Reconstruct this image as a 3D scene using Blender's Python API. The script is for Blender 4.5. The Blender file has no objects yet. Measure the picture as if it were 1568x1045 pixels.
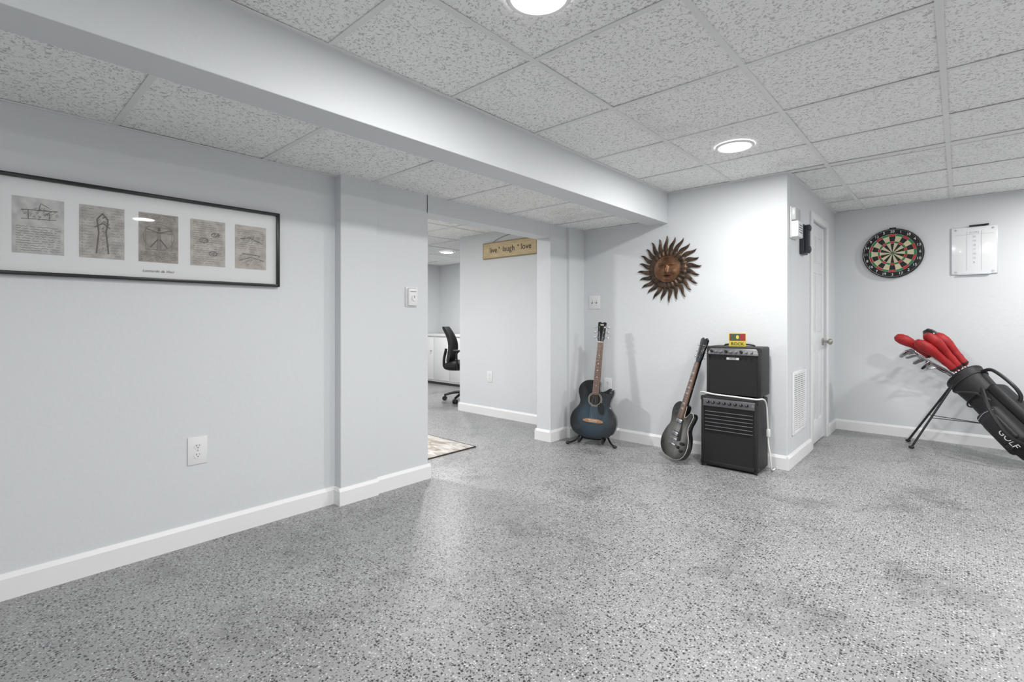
import bpy, bmesh, math, random
from mathutils import Vector, Matrix, noise
random.seed(7)
SC = bpy.context.scene
COL = SC.collection

# ------------------------------------------------------------------ materials
def newmat(name):
    m = bpy.data.materials.new(name); m.use_nodes = True
    nt = m.node_tree
    return m, nt, nt.nodes['Principled BSDF']

def mat(name, col, rough=0.5, metal=0.0, bump=0.0, bscale=200, var=0.0, vscale=3, coat=0.0, emit=None, es=0):
    m, nt, b = newmat(name)
    b.inputs['Base Color'].default_value = (*col, 1)
    b.inputs['Roughness'].default_value = rough
    b.inputs['Metallic'].default_value = metal
    b.inputs['Coat Weight'].default_value = coat
    tc = nt.nodes.new('ShaderNodeTexCoord')
    if var > 0:
        n = nt.nodes.new('ShaderNodeTexNoise'); n.inputs['Scale'].default_value = vscale
        n.inputs['Detail'].default_value = 4
        nt.links.new(tc.outputs['Object'], n.inputs['Vector'])
        r = nt.nodes.new('ShaderNodeValToRGB')
        r.color_ramp.elements[0].position = 0.3; r.color_ramp.elements[1].position = 0.7
        r.color_ramp.elements[0].color = (*[c*(1-var) for c in col], 1)
        r.color_ramp.elements[1].color = (*[min(1, c*(1+var)) for c in col], 1)
        nt.links.new(n.outputs['Fac'], r.inputs['Fac'])
        nt.links.new(r.outputs['Color'], b.inputs['Base Color'])
    if bump > 0:
        n2 = nt.nodes.new('ShaderNodeTexNoise'); n2.inputs['Scale'].default_value = bscale
        n2.inputs['Detail'].default_value = 3
        nt.links.new(tc.outputs['Object'], n2.inputs['Vector'])
        bp = nt.nodes.new('ShaderNodeBump'); bp.inputs['Strength'].default_value = bump
        bp.inputs['Distance'].default_value = 0.004
        nt.links.new(n2.outputs['Fac'], bp.inputs['Height'])
        nt.links.new(bp.outputs['Normal'], b.inputs['Normal'])
    if emit:
        b.inputs['Emission Color'].default_value = (*emit, 1)
        b.inputs['Emission Strength'].default_value = es
    return m

M_WALL = mat('wall_paint', (0.705, 0.726, 0.742), 0.55, bump=0.25, bscale=35, var=0.015, vscale=1.2)
M_TRIM = mat('trim_paint', (0.86, 0.862, 0.865), 0.35)
M_BAR = mat('ceiling_tbar', (0.80, 0.80, 0.80), 0.5)
M_DARKV = mat('plenum_dark', (0.05, 0.05, 0.05), 0.9)
M_BLACK = mat('black_plastic', (0.012, 0.012, 0.013), 0.45)
M_BLACKG = mat('black_gloss', (0.008, 0.008, 0.009), 0.15, coat=0.5)
M_TOLEX = mat('black_tolex', (0.010, 0.010, 0.011), 0.5, bump=0.6, bscale=500)
M_GRILLE = mat('speaker_cloth', (0.016, 0.0165, 0.018), 0.85, bump=0.8, bscale=900, var=0.3, vscale=400)
M_STEEL = mat('steel', (0.6, 0.6, 0.62), 0.25, metal=1)
M_BRASS = mat('worn_knob_metal', (0.42, 0.40, 0.37), 0.35, metal=.7)
M_WHITE = mat('white_plastic', (0.82, 0.82, 0.82), 0.35)
M_SLOT = mat('slot_dark', (0.06, 0.06, 0.06), 0.6)

def mk_ceiling():
    m, nt, b = newmat('ceiling_tile')
    L = nt.links.new
    tc = nt.nodes.new('ShaderNodeTexCoord')
    n = nt.nodes.new('ShaderNodeTexNoise'); n.inputs['Scale'].default_value = 88; n.inputs['Detail'].default_value = 2.5
    n.inputs['Distortion'].default_value = 1.1
    L(tc.outputs['Object'], n.inputs['Vector'])
    r = nt.nodes.new('ShaderNodeValToRGB')
    r.color_ramp.elements[0].position = 0.36; r.color_ramp.elements[0].color = (0.56, 0.56, 0.56, 1)
    r.color_ramp.elements[1].position = 0.47; r.color_ramp.elements[1].color = (1, 1, 1, 1)
    L(n.outputs['Fac'], r.inputs['Fac'])
    n2 = nt.nodes.new('ShaderNodeTexNoise'); n2.inputs['Scale'].default_value = 1.3; n2.inputs['Detail'].default_value = 3
    L(tc.outputs['Object'], n2.inputs['Vector'])
    r2 = nt.nodes.new('ShaderNodeValToRGB')
    r2.color_ramp.elements[0].position = 0.27; r2.color_ramp.elements[0].color = (0.70, 0.695, 0.69, 1)
    r2.color_ramp.elements[1].position = 0.40; r2.color_ramp.elements[1].color = (0.95, 0.95, 0.945, 1)
    L(n2.outputs['Fac'], r2.inputs['Fac'])
    mx = nt.nodes.new('ShaderNodeMix'); mx.data_type = 'RGBA'; mx.blend_type = 'MULTIPLY'; mx.inputs[0].default_value = 1
    L(r2.outputs['Color'], mx.inputs[6]); L(r.outputs['Color'], mx.inputs[7])
    L(mx.outputs[2], b.inputs['Base Color'])
    b.inputs['Roughness'].default_value = 0.9
    bp = nt.nodes.new('ShaderNodeBump'); bp.inputs['Strength'].default_value = 0.3; bp.inputs['Distance'].default_value = 0.003
    L(r.outputs['Color'], bp.inputs['Height']); L(bp.outputs['Normal'], b.inputs['Normal'])
    return m
M_TILE = mk_ceiling()

def mk_floor():
    m, nt, b = newmat('epoxy_flake_floor')
    L = nt.links.new
    tc = nt.nodes.new('ShaderNodeTexCoord')
    nd = nt.nodes.new('ShaderNodeTexNoise'); nd.inputs['Scale'].default_value = 150
    L(tc.outputs['Object'], nd.inputs['Vector'])
    dm = nt.nodes.new('ShaderNodeVectorMath'); dm.operation = 'MULTIPLY_ADD'
    dm.inputs[1].default_value = (0.008, 0.008, 0); L(nd.outputs['Color'], dm.inputs[0]); L(tc.outputs['Object'], dm.inputs[2])
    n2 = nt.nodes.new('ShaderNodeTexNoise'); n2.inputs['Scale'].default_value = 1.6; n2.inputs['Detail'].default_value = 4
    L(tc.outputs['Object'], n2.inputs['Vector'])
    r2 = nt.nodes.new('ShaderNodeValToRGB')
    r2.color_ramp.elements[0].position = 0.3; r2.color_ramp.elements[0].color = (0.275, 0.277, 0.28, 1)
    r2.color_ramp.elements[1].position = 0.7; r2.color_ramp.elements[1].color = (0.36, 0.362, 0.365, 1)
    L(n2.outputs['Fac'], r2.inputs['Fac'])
    cur = r2.outputs['Color']
    nn = nt.nodes.new('ShaderNodeTexNoise'); nn.inputs['Scale'].default_value = 3.0; nn.inputs['Detail'].default_value = 3
    L(tc.outputs['Object'], nn.inputs['Vector'])
    def flakes(scale, thr_lo, size, colr, cur):
        v = nt.nodes.new('ShaderNodeTexVoronoi'); v.voronoi_dimensions = '2D'; v.inputs['Scale'].default_value = scale
        v.distance = 'CHEBYCHEV'
        L(dm.outputs['Vector'], v.inputs['Vector'])
        sp = nt.nodes.new('ShaderNodeSeparateColor'); L(v.outputs['Color'], sp.inputs['Color'])
        ad = nt.nodes.new('ShaderNodeMath'); ad.operation = 'MULTIPLY_ADD'; ad.inputs[1].default_value = .5
        L(nn.outputs['Fac'], ad.inputs[0]); ad.inputs[2].default_value = thr_lo-.25
        a = nt.nodes.new('ShaderNodeMath'); a.operation = 'GREATER_THAN'
        L(sp.outputs[0], a.inputs[0]); L(ad.outputs[0], a.inputs[1])
        c = nt.nodes.new('ShaderNodeMath'); c.operation = 'MULTIPLY_ADD'; c.inputs[1].default_value = size*.7; c.inputs[2].default_value = size*.3
        L(sp.outputs[1], c.inputs[0])
        d = nt.nodes.new('ShaderNodeMath'); d.operation = 'LESS_THAN'
        L(v.outputs['Distance'], d.inputs[0]); L(c.outputs[0], d.inputs[1])
        e = nt.nodes.new('ShaderNodeMath'); e.operation = 'MULTIPLY'; L(a.outputs[0], e.inputs[0]); L(d.outputs[0], e.inputs[1])
        mx = nt.nodes.new('ShaderNodeMix'); mx.data_type = 'RGBA'
        L(e.outputs[0], mx.inputs[0]); L(cur, mx.inputs[6]); mx.inputs[7].default_value = (*colr, 1)
        return mx.outputs[2]
    cur = flakes(95, 0.64, 0.34, (0.19, 0.19, 0.195), cur)
    cur = flakes(108, 0.70, 0.33, (0.58, 0.58, 0.59), cur)
    cur = flakes(84, 0.71, 0.36, (0.03, 0.03, 0.033), cur)
    cur = flakes(135, 0.62, 0.36, (0.06, 0.06, 0.065), cur)
    # worn / scuffed dirt patches
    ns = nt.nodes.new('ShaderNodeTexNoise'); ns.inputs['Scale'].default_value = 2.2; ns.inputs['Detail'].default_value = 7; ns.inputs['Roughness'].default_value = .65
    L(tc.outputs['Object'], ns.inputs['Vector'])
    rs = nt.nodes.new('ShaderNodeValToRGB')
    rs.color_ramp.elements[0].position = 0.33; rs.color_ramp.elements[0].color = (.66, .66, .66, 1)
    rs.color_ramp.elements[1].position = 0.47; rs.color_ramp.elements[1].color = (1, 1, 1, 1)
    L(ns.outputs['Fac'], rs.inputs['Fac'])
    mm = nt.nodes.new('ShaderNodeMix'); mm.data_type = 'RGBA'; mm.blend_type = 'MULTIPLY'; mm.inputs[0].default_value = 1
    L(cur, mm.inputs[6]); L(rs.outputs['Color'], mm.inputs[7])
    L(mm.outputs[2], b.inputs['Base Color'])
    b.inputs['Roughness'].default_value = 0.34
    nb = nt.nodes.new('ShaderNodeTexNoise'); nb.inputs['Scale'].default_value = 60; L(tc.outputs['Object'], nb.inputs['Vector'])
    bp = nt.nodes.new('ShaderNodeBump'); bp.inputs['Strength'].default_value = 0.25; bp.inputs['Distance'].default_value = 0.003
    L(nb.outputs['Fac'], bp.inputs['Height']); L(bp.outputs['Normal'], b.inputs['Normal'])
    return m
M_FLOOR = mk_floor()

def radial_mat(name, center, scale, stops, rough=0.2, coat=0.6, metal=0.0):
    """colour from the distance to a body centre in object space (sunburst finishes)"""
    m, nt, b = newmat(name); L = nt.links.new
    tc = nt.nodes.new('ShaderNodeTexCoord')
    mp = nt.nodes.new('ShaderNodeVectorMath'); mp.operation = 'SUBTRACT'; mp.inputs[1].default_value = center
    L(tc.outputs['Object'], mp.inputs[0])
    ms = nt.nodes.new('ShaderNodeVectorMath'); ms.operation = 'MULTIPLY'; ms.inputs[1].default_value = scale
    L(mp.outputs[0], ms.inputs[0])
    ln = nt.nodes.new('ShaderNodeVectorMath'); ln.operation = 'LENGTH'; L(ms.outputs[0], ln.inputs[0])
    r = nt.nodes.new('ShaderNodeValToRGB')
    el = r.color_ramp.elements
    el[0].position = stops[0][0]; el[0].color = (*stops[0][1], 1)
    el[1].position = stops[-1][0]; el[1].color = (*stops[-1][1], 1)
    for p, c in stops[1:-1]:
        e = el.new(p); e.color = (*c, 1)
    L(ln.outputs['Value'], r.inputs['Fac']); L(r.outputs['Color'], b.inputs['Base Color'])
    b.inputs['Roughness'].default_value = rough; b.inputs['Coat Weight'].default_value = coat
    b.inputs['Metallic'].default_value = metal
    return m

def noise_mat(name, c0, c1, scale, lo=0.4, hi=0.6, rough=0.6, detail=6, stretch=(1, 1, 1), metal=0, distort=0):
    m, nt, b = newmat(name); L = nt.links.new
    tc = nt.nodes.new('ShaderNodeTexCoord')
    mp = nt.nodes.new('ShaderNodeMapping'); mp.inputs['Scale'].default_value = stretch
    L(tc.outputs['Object'], mp.inputs['Vector'])
    n = nt.nodes.new('ShaderNodeTexNoise'); n.inputs['Scale'].default_value = scale; n.inputs['Detail'].default_value = detail
    n.inputs['Distortion'].default_value = distort
    L(mp.outputs[0], n.inputs['Vector'])
    r = nt.nodes.new('ShaderNodeValToRGB')
    r.color_ramp.elements[0].position = lo; r.color_ramp.elements[0].color = (*c0, 1)
    r.color_ramp.elements[1].position = hi; r.color_ramp.elements[1].color = (*c1, 1)
    L(n.outputs['Fac'], r.inputs['Fac']); L(r.outputs['Color'], b.inputs['Base Color'])
    b.inputs['Roughness'].default_value = rough; b.inputs['Metallic'].default_value = metal
    return m

# ------------------------------------------------------------------ builder
def frame(loc, n, u=(0, 0, 1)):
    """local x = viewer's right, local y = into the object (away from its front), local z = up"""
    n = Vector(n).normalized(); u = Vector(u).normalized()
    n = (n - u * n.dot(u)).normalized()
    x = u.cross(n)
    M = Matrix.Identity(4)
    for i in range(3):
        M[i][0] = x[i]; M[i][1] = -n[i]; M[i][2] = u[i]; M[i][3] = loc[i]
    return M

def catmull(pts, sub=6, closed=False):
    pts = [Vector(p) for p in pts]; n = len(pts); out = []
    rng = n if closed else n - 1
    for i in range(rng):
        if closed:
            p0, p1, p2, p3 = pts[(i-1) % n], pts[i], pts[(i+1) % n], pts[(i+2) % n]
        else:
            p0, p1, p2, p3 = pts[max(i-1, 0)], pts[i], pts[i+1], pts[min(i+2, n-1)]
        for k in range(sub):
            t = k / sub
            out.append(0.5 * ((2*p1) + (p2-p0)*t + (2*p0-5*p1+4*p2-p3)*t*t + (3*p1-p0-3*p2+p3)*t**3))
    if not closed: out.append(pts[-1])
    return out

class B:
    def __init__(s, name, M=None):
        s.name = name; s.bm = bmesh.new(); s.mats = []; s.M = M or Matrix.Identity(4)
    def mi(s, m):
        if m not in s.mats: s.mats.append(m)
        return s.mats.index(m)
    def merge(s, t, m, L=None):
        if L is not None: bmesh.ops.transform(t, matrix=L, verts=t.verts)
        i = s.mi(m)
        for f in t.faces: f.material_index = i
        me = bpy.data.meshes.new('tmp'); t.to_mesh(me); t.free()
        s.bm.from_mesh(me); bpy.data.meshes.remove(me)
    def box(s, c, d, m, bev=0, rot=None, seg=2):
        t = bmesh.new(); bmesh.ops.create_cube(t, size=1)
        bmesh.ops.scale(t, vec=d, verts=t.verts)
        if bev > 0:
            bmesh.ops.bevel(t, geom=t.edges[:], offset=bev, segments=seg, affect='EDGES', profile=0.5)
        L = Matrix.Translation(c)
        if rot is not None: L = L @ rot
        s.merge(t, m, L)
    def bb(s, lo, hi, m, bev=0):
        lo = Vector(lo); hi = Vector(hi)
        s.box((lo+hi)/2, hi-lo, m, bev)
    def cyl(s, p1, p2, r1, m, r2=None, seg=24, caps=True):
        p1 = Vector(p1); p2 = Vector(p2); r2 = r1 if r2 is None else r2
        d = p2-p1
        t = bmesh.new()
        bmesh.ops.create_cone(t, cap_ends=caps, segments=seg, radius1=r1, radius2=r2, depth=d.length)
        L = Matrix.Translation((p1+p2)/2) @ d.to_track_quat('Z', 'Y').to_matrix().to_4x4()
        s.merge(t, m, L)
    def ell(s, c, r, m, rot=None, seg=20):
        t = bmesh.new(); bmesh.ops.create_uvsphere(t, u_segments=seg, v_segments=seg//2+2, radius=1)
        if isinstance(r, (int, float)): r = (r, r, r)
        bmesh.ops.scale(t, vec=r, verts=t.verts)
        L = Matrix.Translation(c)
        if rot is not None: L = L @ rot
        s.merge(t, m, L)
    def prism(s, pts, y0, y1, m, bev=0, mfront=None, seg=2):
        """outline (x,z) extruded along y from y0 (front) to y1"""
        t = bmesh.new()
        vs = [t.verts.new((p[0], y0, p[1])) for p in pts]
        f = t.faces.new(vs)
        r = bmesh.ops.extrude_face_region(t, geom=[f])
        nv = [g for g in r['geom'] if isinstance(g, bmesh.types.BMVert)]
        bmesh.ops.translate(t, vec=(0, y1-y0, 0), verts=nv)
        bmesh.ops.recalc_face_normals(t, faces=t.faces)
        if bev > 0:
            ed = [e for e in t.edges if abs(e.verts[0].co.y - e.verts[1].co.y) < 1e-6]
            bmesh.ops.bevel(t, geom=ed, offset=bev, segments=seg, affect='EDGES', profile=0.5)
        i = s.mi(m); j = s.mi(mfront) if mfront else i
        me = bpy.data.meshes.new('tmp')
        for f in t.faces:
            f.material_index = j if (mfront and f.normal.y < -0.9) else i
        t.to_mesh(me); t.free(); s.bm.from_mesh(me); bpy.data.meshes.remove(me)
    def tube(s, pts, r, m, seg=8, smooth=6, closed=False):
        P = catmull(pts, smooth, closed) if smooth > 1 else [Vector(p) for p in pts]
        n = len(P)
        rr = r if callable(r) else (lambda u: r)
        t = bmesh.new(); rings = []
        up = None
        for i in range(n):
            if closed: d = P[(i+1) % n] - P[i-1]
            else: d = P[min(i+1, n-1)] - P[max(i-1, 0)]
            d.normalize()
            if up is None:
                up = Vector((0, 0, 1)) if abs(d.z) < 0.9 else Vector((1, 0, 0))
            a = d.cross(up)
            if a.length < 1e-5: a = d.orthogonal()
            a.normalize()
            up = a.cross(d).normalized() if a.cross(d).dot(up) > 0 else d.cross(a).normalized()
            b2 = up
            RR = rr(i/(n-1))
            rings.append([t.verts.new(P[i] + a*math.cos(2*math.pi*k/seg)*RR + b2*math.sin(2*math.pi*k/seg)*RR) for k in range(seg)])
        m_ = n if closed else n-1
        for i in range(m_):
            A = rings[i]; C = rings[(i+1) % n]
            for k in range(seg):
                t.faces.new((A[k], A[(k+1) % seg], C[(k+1) % seg], C[k]))
        if not closed:
            t.faces.new(rings[0]); t.faces.new(rings[-1])
        bmesh.ops.recalc_face_normals(t, faces=t.faces)
        s.merge(t, m)
    def loft(s, secs, m, L=None, seg=28, power=2.0, cap=True):
        """secs: (cx,cy,z,rx,ry)"""
        t = bmesh.new(); rings = []
        for (cx, cy, z, rx, ry) in secs:
            ring = []
            for k in range(seg):
                a = 2*math.pi*k/seg; c = math.cos(a); sn = math.sin(a)
                e = 2/power
                ring.append(t.verts.new((cx + rx*math.copysign(abs(c)**e, c), cy + ry*math.copysign(abs(sn)**e, sn), z)))
            rings.append(ring)
        for i in range(len(rings)-1):
            for k in range(seg):
                t.faces.new((rings[i][k], rings[i][(k+1) % seg], rings[i+1][(k+1) % seg], rings[i+1][k]))
        if cap: t.faces.new(rings[0]); t.faces.new(rings[-1])
        bmesh.ops.recalc_face_normals(t, faces=t.faces)
        s.merge(t, m, L)
    def poly(s, pts3, m):
        t = bmesh.new(); t.faces.new([t.verts.new(p) for p in pts3]); s.merge(t, m)
    def strip(s, pts, w, y, m):
        """flat line of width w drawn in the local xz plane at depth y"""
        P = [Vector((p[0], 0, p[1])) for p in pts]
        t = bmesh.new()
        for i in range(len(P)-1):
            d = P[i+1]-P[i]
            if d.length < 1e-6: continue
            d.normalize(); nn = Vector((-d.z, 0, d.x))*w/2
            q = [P[i]-nn, P[i+1]-nn, P[i+1]+nn, P[i]+nn]
            t.faces.new([t.verts.new((v.x, y, v.z)) for v in q])
        s.merge(t, m)
    def text(s, body, size, m, L, extrude=0.0005, align='CENTER', shear=0):
        c = bpy.data.curves.new('t', 'FONT'); c.body = body; c.size = size; c.extrude = extrude
        c.align_x = align; c.align_y = 'CENTER'; c.resolution_u = 3; c.shear = shear
        o = bpy.data.objects.new('t', c); COL.objects.link(o)
        bpy.context.view_layer.update()
        me = bpy.data.meshes.new_from_object(o)
        t = bmesh.new(); t.from_mesh(me)
        bpy.data.meshes.remove(me); bpy.data.objects.remove(o); bpy.data.curves.remove(c)
        s.merge(t, m, L @ Matrix.Rotation(math.pi/2, 4, 'X'))
    def done(s, smooth=35, parent=None):
        me = bpy.data.meshes.new(s.name)
        s.bm.to_mesh(me); s.bm.free()
        for m in s.mats: me.materials.append(m)
        if smooth:
            me.polygons.foreach_set('use_smooth', [True]*len(me.polygons))
            try: me.set_sharp_from_angle(angle=math.radians(smooth))
            except Exception: pass
        o = bpy.data.objects.new(s.name, me); COL.objects.link(o)
        o.matrix_world = s.M
        return o

T = Matrix.Translation
def R(a, ax): return Matrix.Rotation(math.radians(a), 4, ax)

# ------------------------------------------------------------------ room dimensions
XL = -2.685      # left wall face
YS = 3.89        # wall with the sun decoration
XC = -0.90       # closet side wall face
YB = 5.70        # back wall face
XR, YR = 2.7, -2.6
XF = -6.9
H1, H0, HH = 2.10, 1.887, 2.02
BX0, BX1, BZ = -1.95, -1.783, 1.855
TOP = 2.2

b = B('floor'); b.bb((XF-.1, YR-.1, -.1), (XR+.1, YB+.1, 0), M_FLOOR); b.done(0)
b = B('wall_left')
b.bb((-2.785, YR, 0), (XL, 1.44, TOP), M_WALL)
b.bb((-2.785, 1.44, 0), (-2.618, 1.68, TOP), M_WALL, .004)
b.bb((-2.785, 1.675, 0), (-2.636, 2.08, TOP), M_WALL, .004)
b.bb((-2.785, 2.07, 1.775), (-2.636, 3.42, TOP), M_WALL)
b.bb((-2.785, 3.41, 0), (-2.632, YS, TOP), M_WALL, .004)
b.bb((-2.785, 3.65, 0), (-2.60, YS, TOP), M_WALL, .004)
b.done(0)
b = B('wall_back_center'); b.bb((-4.34, YS, 0), (XC, YS+.1, TOP), M_WALL, .003); b.done(0)
DY0, DY1, DZ = 4.66, 5.24, 1.885
b = B('wall_closet_near'); b.bb((XC-.1, YS+.1, 0), (XC, DY0, TOP), M_WALL); b.done(0)
b = B('wall_closet_end'); b.bb((XC-.1, DY1, 0), (XC, YB, TOP), M_WALL); b.done(0)
b = B('wall_closet_header'); b.bb((XC-.1, DY0, DZ), (XC, DY1, TOP), M_WALL); b.done(0)
b = B('wall_back'); b.bb((XF-.1, YB, 0), (XR+.1, YB+.1, TOP), M_WALL); b.done(0)
b = B('wall_right'); b.bb((XR, YR-.1, 0), (XR+.1, YB, TOP), M_WALL); b.done(0)
b = B('wall_front'); b.bb((XF-.1, YR-.1, 0), (XR, YR, TOP), M_WALL); b.done(0)
b = B('wall_far_room'); b.bb((XF-.1, YR, 0), (XF, YB, TOP), M_WALL); b.done(0)

# soffit beam
b = B('ceiling_beam'); b.bb((BX0, YR, BZ), (BX1, YS, TOP), M_WALL, .003); b.done(0)

# ceilings with dropped tiles
def drop_ceiling(name, x0, x1, y0, y1, z, xl, yl):
    b = B(name)
    b.bb((x0, y0, z+.05), (x1, y1, z+.1), M_DARKV)
    xs = [x0] + [x for x in xl if x0+.05 < x < x1-.05] + [x1]
    ys = [y0] + [y for y in yl if y0+.05 < y < y1-.05] + [y1]
    for i in range(len(xs)-1):
        for j in range(len(ys)-1):
            g = .0085
            cx, cy = (xs[i]+xs[i+1])/2, (ys[j]+ys[j+1])/2
            sx, sy = xs[i+1]-xs[i]-2*g, ys[j+1]-ys[j]-2*g
            rot = R(random.uniform(-.2, .2), 'X') @ R(random.uniform(-.2, .2), 'Y')
            b.box((cx+random.uniform(-.003, .003), cy+random.uniform(-.003, .003), z+.0115+random.uniform(0, .002)), (sx, sy, .014), M_TILE, rot=rot)
    w = .0115
    for x in xs[1:-1]: b.bb((x-w, y0, z), (x+w, y1, z+.004), M_BAR)
    for y in ys[1:-1]: b.bb((x0, y-w, z+.0004), (x1, y+w, z+.0038), M_BAR)
    e = .02
    b.bb((x0, y0, z-.001), (x0+e, y1, z+.003), M_BAR); b.bb((x1-e, y0, z-.001), (x1, y1, z+.003), M_BAR)
    b.bb((x0, y0, z-.0014), (x1, y0+e, z+.003), M_BAR); b.bb((x0, y1-e, z-.0014), (x1, y1, z+.003), M_BAR)
    return b.done(0)
xg = [-1.27+.61*k for k in range(8)]
yg = [.93+.6075*k for k in range(-7, 9)]
drop_ceiling('ceiling', BX1, XR, YR, YS, H1, xg, yg)
drop_ceiling('ceiling_alcove', XC, XR, YS, YB, H1, xg, yg)
drop_ceiling('ceiling_low', XL, BX0, YR, YS, H0, [], [.43+.61*k for k in range(-6, 7)])
drop_ceiling('ceiling_far_room', XF, -2.785, YR, YB, HH, [-3.3-.61*k for k in range(0, 7)], [.35+.61*k for k in range(-6, 10)])
b = B('ceiling_slab'); b.bb((XF-.1, YR-.1, TOP), (XR+.1, YB+.1, TOP+.05), M_DARKV); b.done(0)

# baseboards
def baseboard(name, segs):
    b = B(name)
    h, t = .098, .014
    for (p, q, n) in segs:
        p = Vector((*p, 0)); q = Vector((*q, 0)); n = Vector((*n, 0))
        prof = [(0, 0), (t, 0), (t, h-.018), (t*.45, h-.004), (t*.3, h), (0, h)]
        tb = bmesh.new()
        A = [tb.verts.new(p + n*a + Vector((0, 0, z))) for a, z in prof]
        C = [tb.verts.new(q + n*a + Vector((0, 0, z))) for a, z in prof]
        k = len(prof)
        for i in range(k): tb.faces.new((A[i], A[(i+1) % k], C[(i+1) % k], C[i]))
        tb.faces.new(A); tb.faces.new(C)
        bmesh.ops.recalc_face_normals(tb, faces=tb.faces)
        b.merge(tb, M_TRIM)
    b.done(0)
e = .014
baseboard('baseboard_left', [((XL, YR), (XL, 1.44), (1, 0)), ((XL, 1.44), (-2.618, 1.44), (0, -1)), ((-2.618, 1.44-e), (-2.618, 1.68), (1, 0)),
          ((-2.636, 1.68), (-2.636, 2.08+e), (1, 0)), ((-2.785, 2.08), (-2.636, 2.08), (0, 1))])
baseboard('baseboard_pillar', [((-2.785, 3.41), (-2.632, 3.41), (0, -1)), ((-2.632, 3.41-e), (-2.632, 3.65), (1, 0)),
          ((-2.60, 3.65-e), (-2.60, YS), (1, 0)), ((-2.632, 3.65), (-2.60, 3.65), (0, -1)), ((-2.785, 3.41-e), (-2.785, YS), (-1, 0))])
baseboard('baseboard_back_center', [((-2.60, YS), (XC, YS), (0, -1)), ((-4.34, YS), (-2.785, YS), (0, -1)), ((-4.34, YS-e), (-4.34, YS+.1), (-1, 0))])
baseboard('baseboard_closet', [((XC, YS-e), (XC, DY0-.062), (1, 0)), ((XC, DY1+.062), (XC, YB), (1, 0))])
baseboard('baseboard_back', [((XC, YB), (XR, YB), (0, -1)), ((XF, YB), (XC-.2, YB), (0, -1))])
baseboard('baseboard_far_room', [((XF, YR), (XF, YB), (1, 0))])
baseboard('baseboard_right', [((XR, YR), (XR, YB), (-1, 0))])

# ------------------------------------------------------------------ door in closet wall
M_DOOR = mat('door_paint', (0.82, 0.825, 0.84), 0.35)
Md = frame((XC-.012, (DY0+DY1)/2, 0), (1, 0, 0))
b = B('door_1', Md)
W = DY1-DY0-.006
b.bb((-W/2+.001, .006, .009), (W/2-.001, .036, DZ-.005), M_DOOR)
st = .085
for x0, x1 in ((-W/2, -W/2+st), (W/2-st, W/2)): b.bb((x0, 0, .008), (x1, .0075, DZ-.004), M_DOOR, .0015)
b.bb((-.04, .0008, .012), (.04, .0075, DZ-.008), M_DOOR, .0012)
rails = [(.010, .20), (.80, .94), (1.46, 1.54), (1.77, DZ-.006)]
for z0, z1 in rails: b.bb((-W/2+.004, .0004, z0), (W/2-.004, .0078, z1), M_DOOR, .0012)
for (z0, z1) in [(.20, .80), (.94, 1.46), (1.54, 1.77)]:
    for (x0, x1) in [(-W/2+st, -.04), (.04, W/2-st)]:
        b.bb((x0+.018, .0018, z0+.018), (x1-.018, .008, z1-.018), M_DOOR, .004)
for z in (.22, .98, 1.68):
    b.cyl((-W/2-.001, -.004, z-.042), (-W/2-.001, -.004, z+.042), .006, M_BRASS, seg=10)
kx = W/2-.065
b.cyl((kx, .0, .865), (kx, -.008, .865), .032, M_BRASS)
b.cyl((kx, -.005, .865), (kx, -.045, .865), .011, M_BRASS)
b.ell((kx, -.058, .865), (.027, .021, .027), M_BRASS)
b.done()
W2 = (DY1-DY0)/2
b = B('trim_1', frame((XC, (DY0+DY1)/2, 0), (1, 0, 0)))
for sx in (-1, 1):
    b.box((sx*(W2+.030), -.008, DZ/2+.03), (.060, .016, DZ+.06), M_TRIM, .004)
b.box((0, -.008, DZ+.031), (W2*2+.118, .0165, .058), M_TRIM, .004)
b.done()

# ------------------------------------------------------------------ recessed lights
M_LAMP = mat('lamp_diffuser', (1, 1, 1), 0.5, emit=(1, .98, .95), es=6)
def can(x, y, z, power, nm='recessed_light'):
    b = B(nm, T((x, y, z)))
    prof = [(.088, -.001), (.092, -.006), (.10, -.008), (.108, -.004), (.109, .002)]
    t = bmesh.new(); seg = 48; rings = []
    for r, zz in prof: rings.append([t.verts.new((r*math.cos(2*math.pi*k/seg), r*math.sin(2*math.pi*k/seg), zz)) for k in range(seg)])
    for i in range(len(rings)-1):
        for k in range(seg): t.faces.new((rings[i][k], rings[i+1][k], rings[i+1][(k+1) % seg], rings[i][(k+1) % seg]))
    b.merge(t, M_TRIM)
    b.cyl((0, 0, -.003), (0, 0, .004), .09, M_LAMP, seg=48)
    o = b.done()
    ld = bpy.data.lights.new('lamp', 'AREA'); ld.shape = 'DISK'; ld.size = .17; ld.energy = power
    ld.color = (1.0, .99, .975)
    lo = bpy.data.objects.new('lamp_emitter', ld); COL.objects.link(lo)
    lo.parent = o; lo.location = (0, 0, -.012)
for (x, y, p) in [(-1.0, 1.235, 13), (-1.0, 3.1, 14), (.86, 1.235, 20), (.86, 3.1, 21), (-.4, -1.2, 10), (1.5, -1.2, 20), (.86, 4.9, 16)]:
    can(x, y, H1, p)
for (x, y, p) in [(-3.75, 1.9, 30), (-5.4, 4.6, 18), (-4.5, -.5, 14), (-5.4, 2.4, 16)]:
    can(x, y, HH, p)

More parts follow.
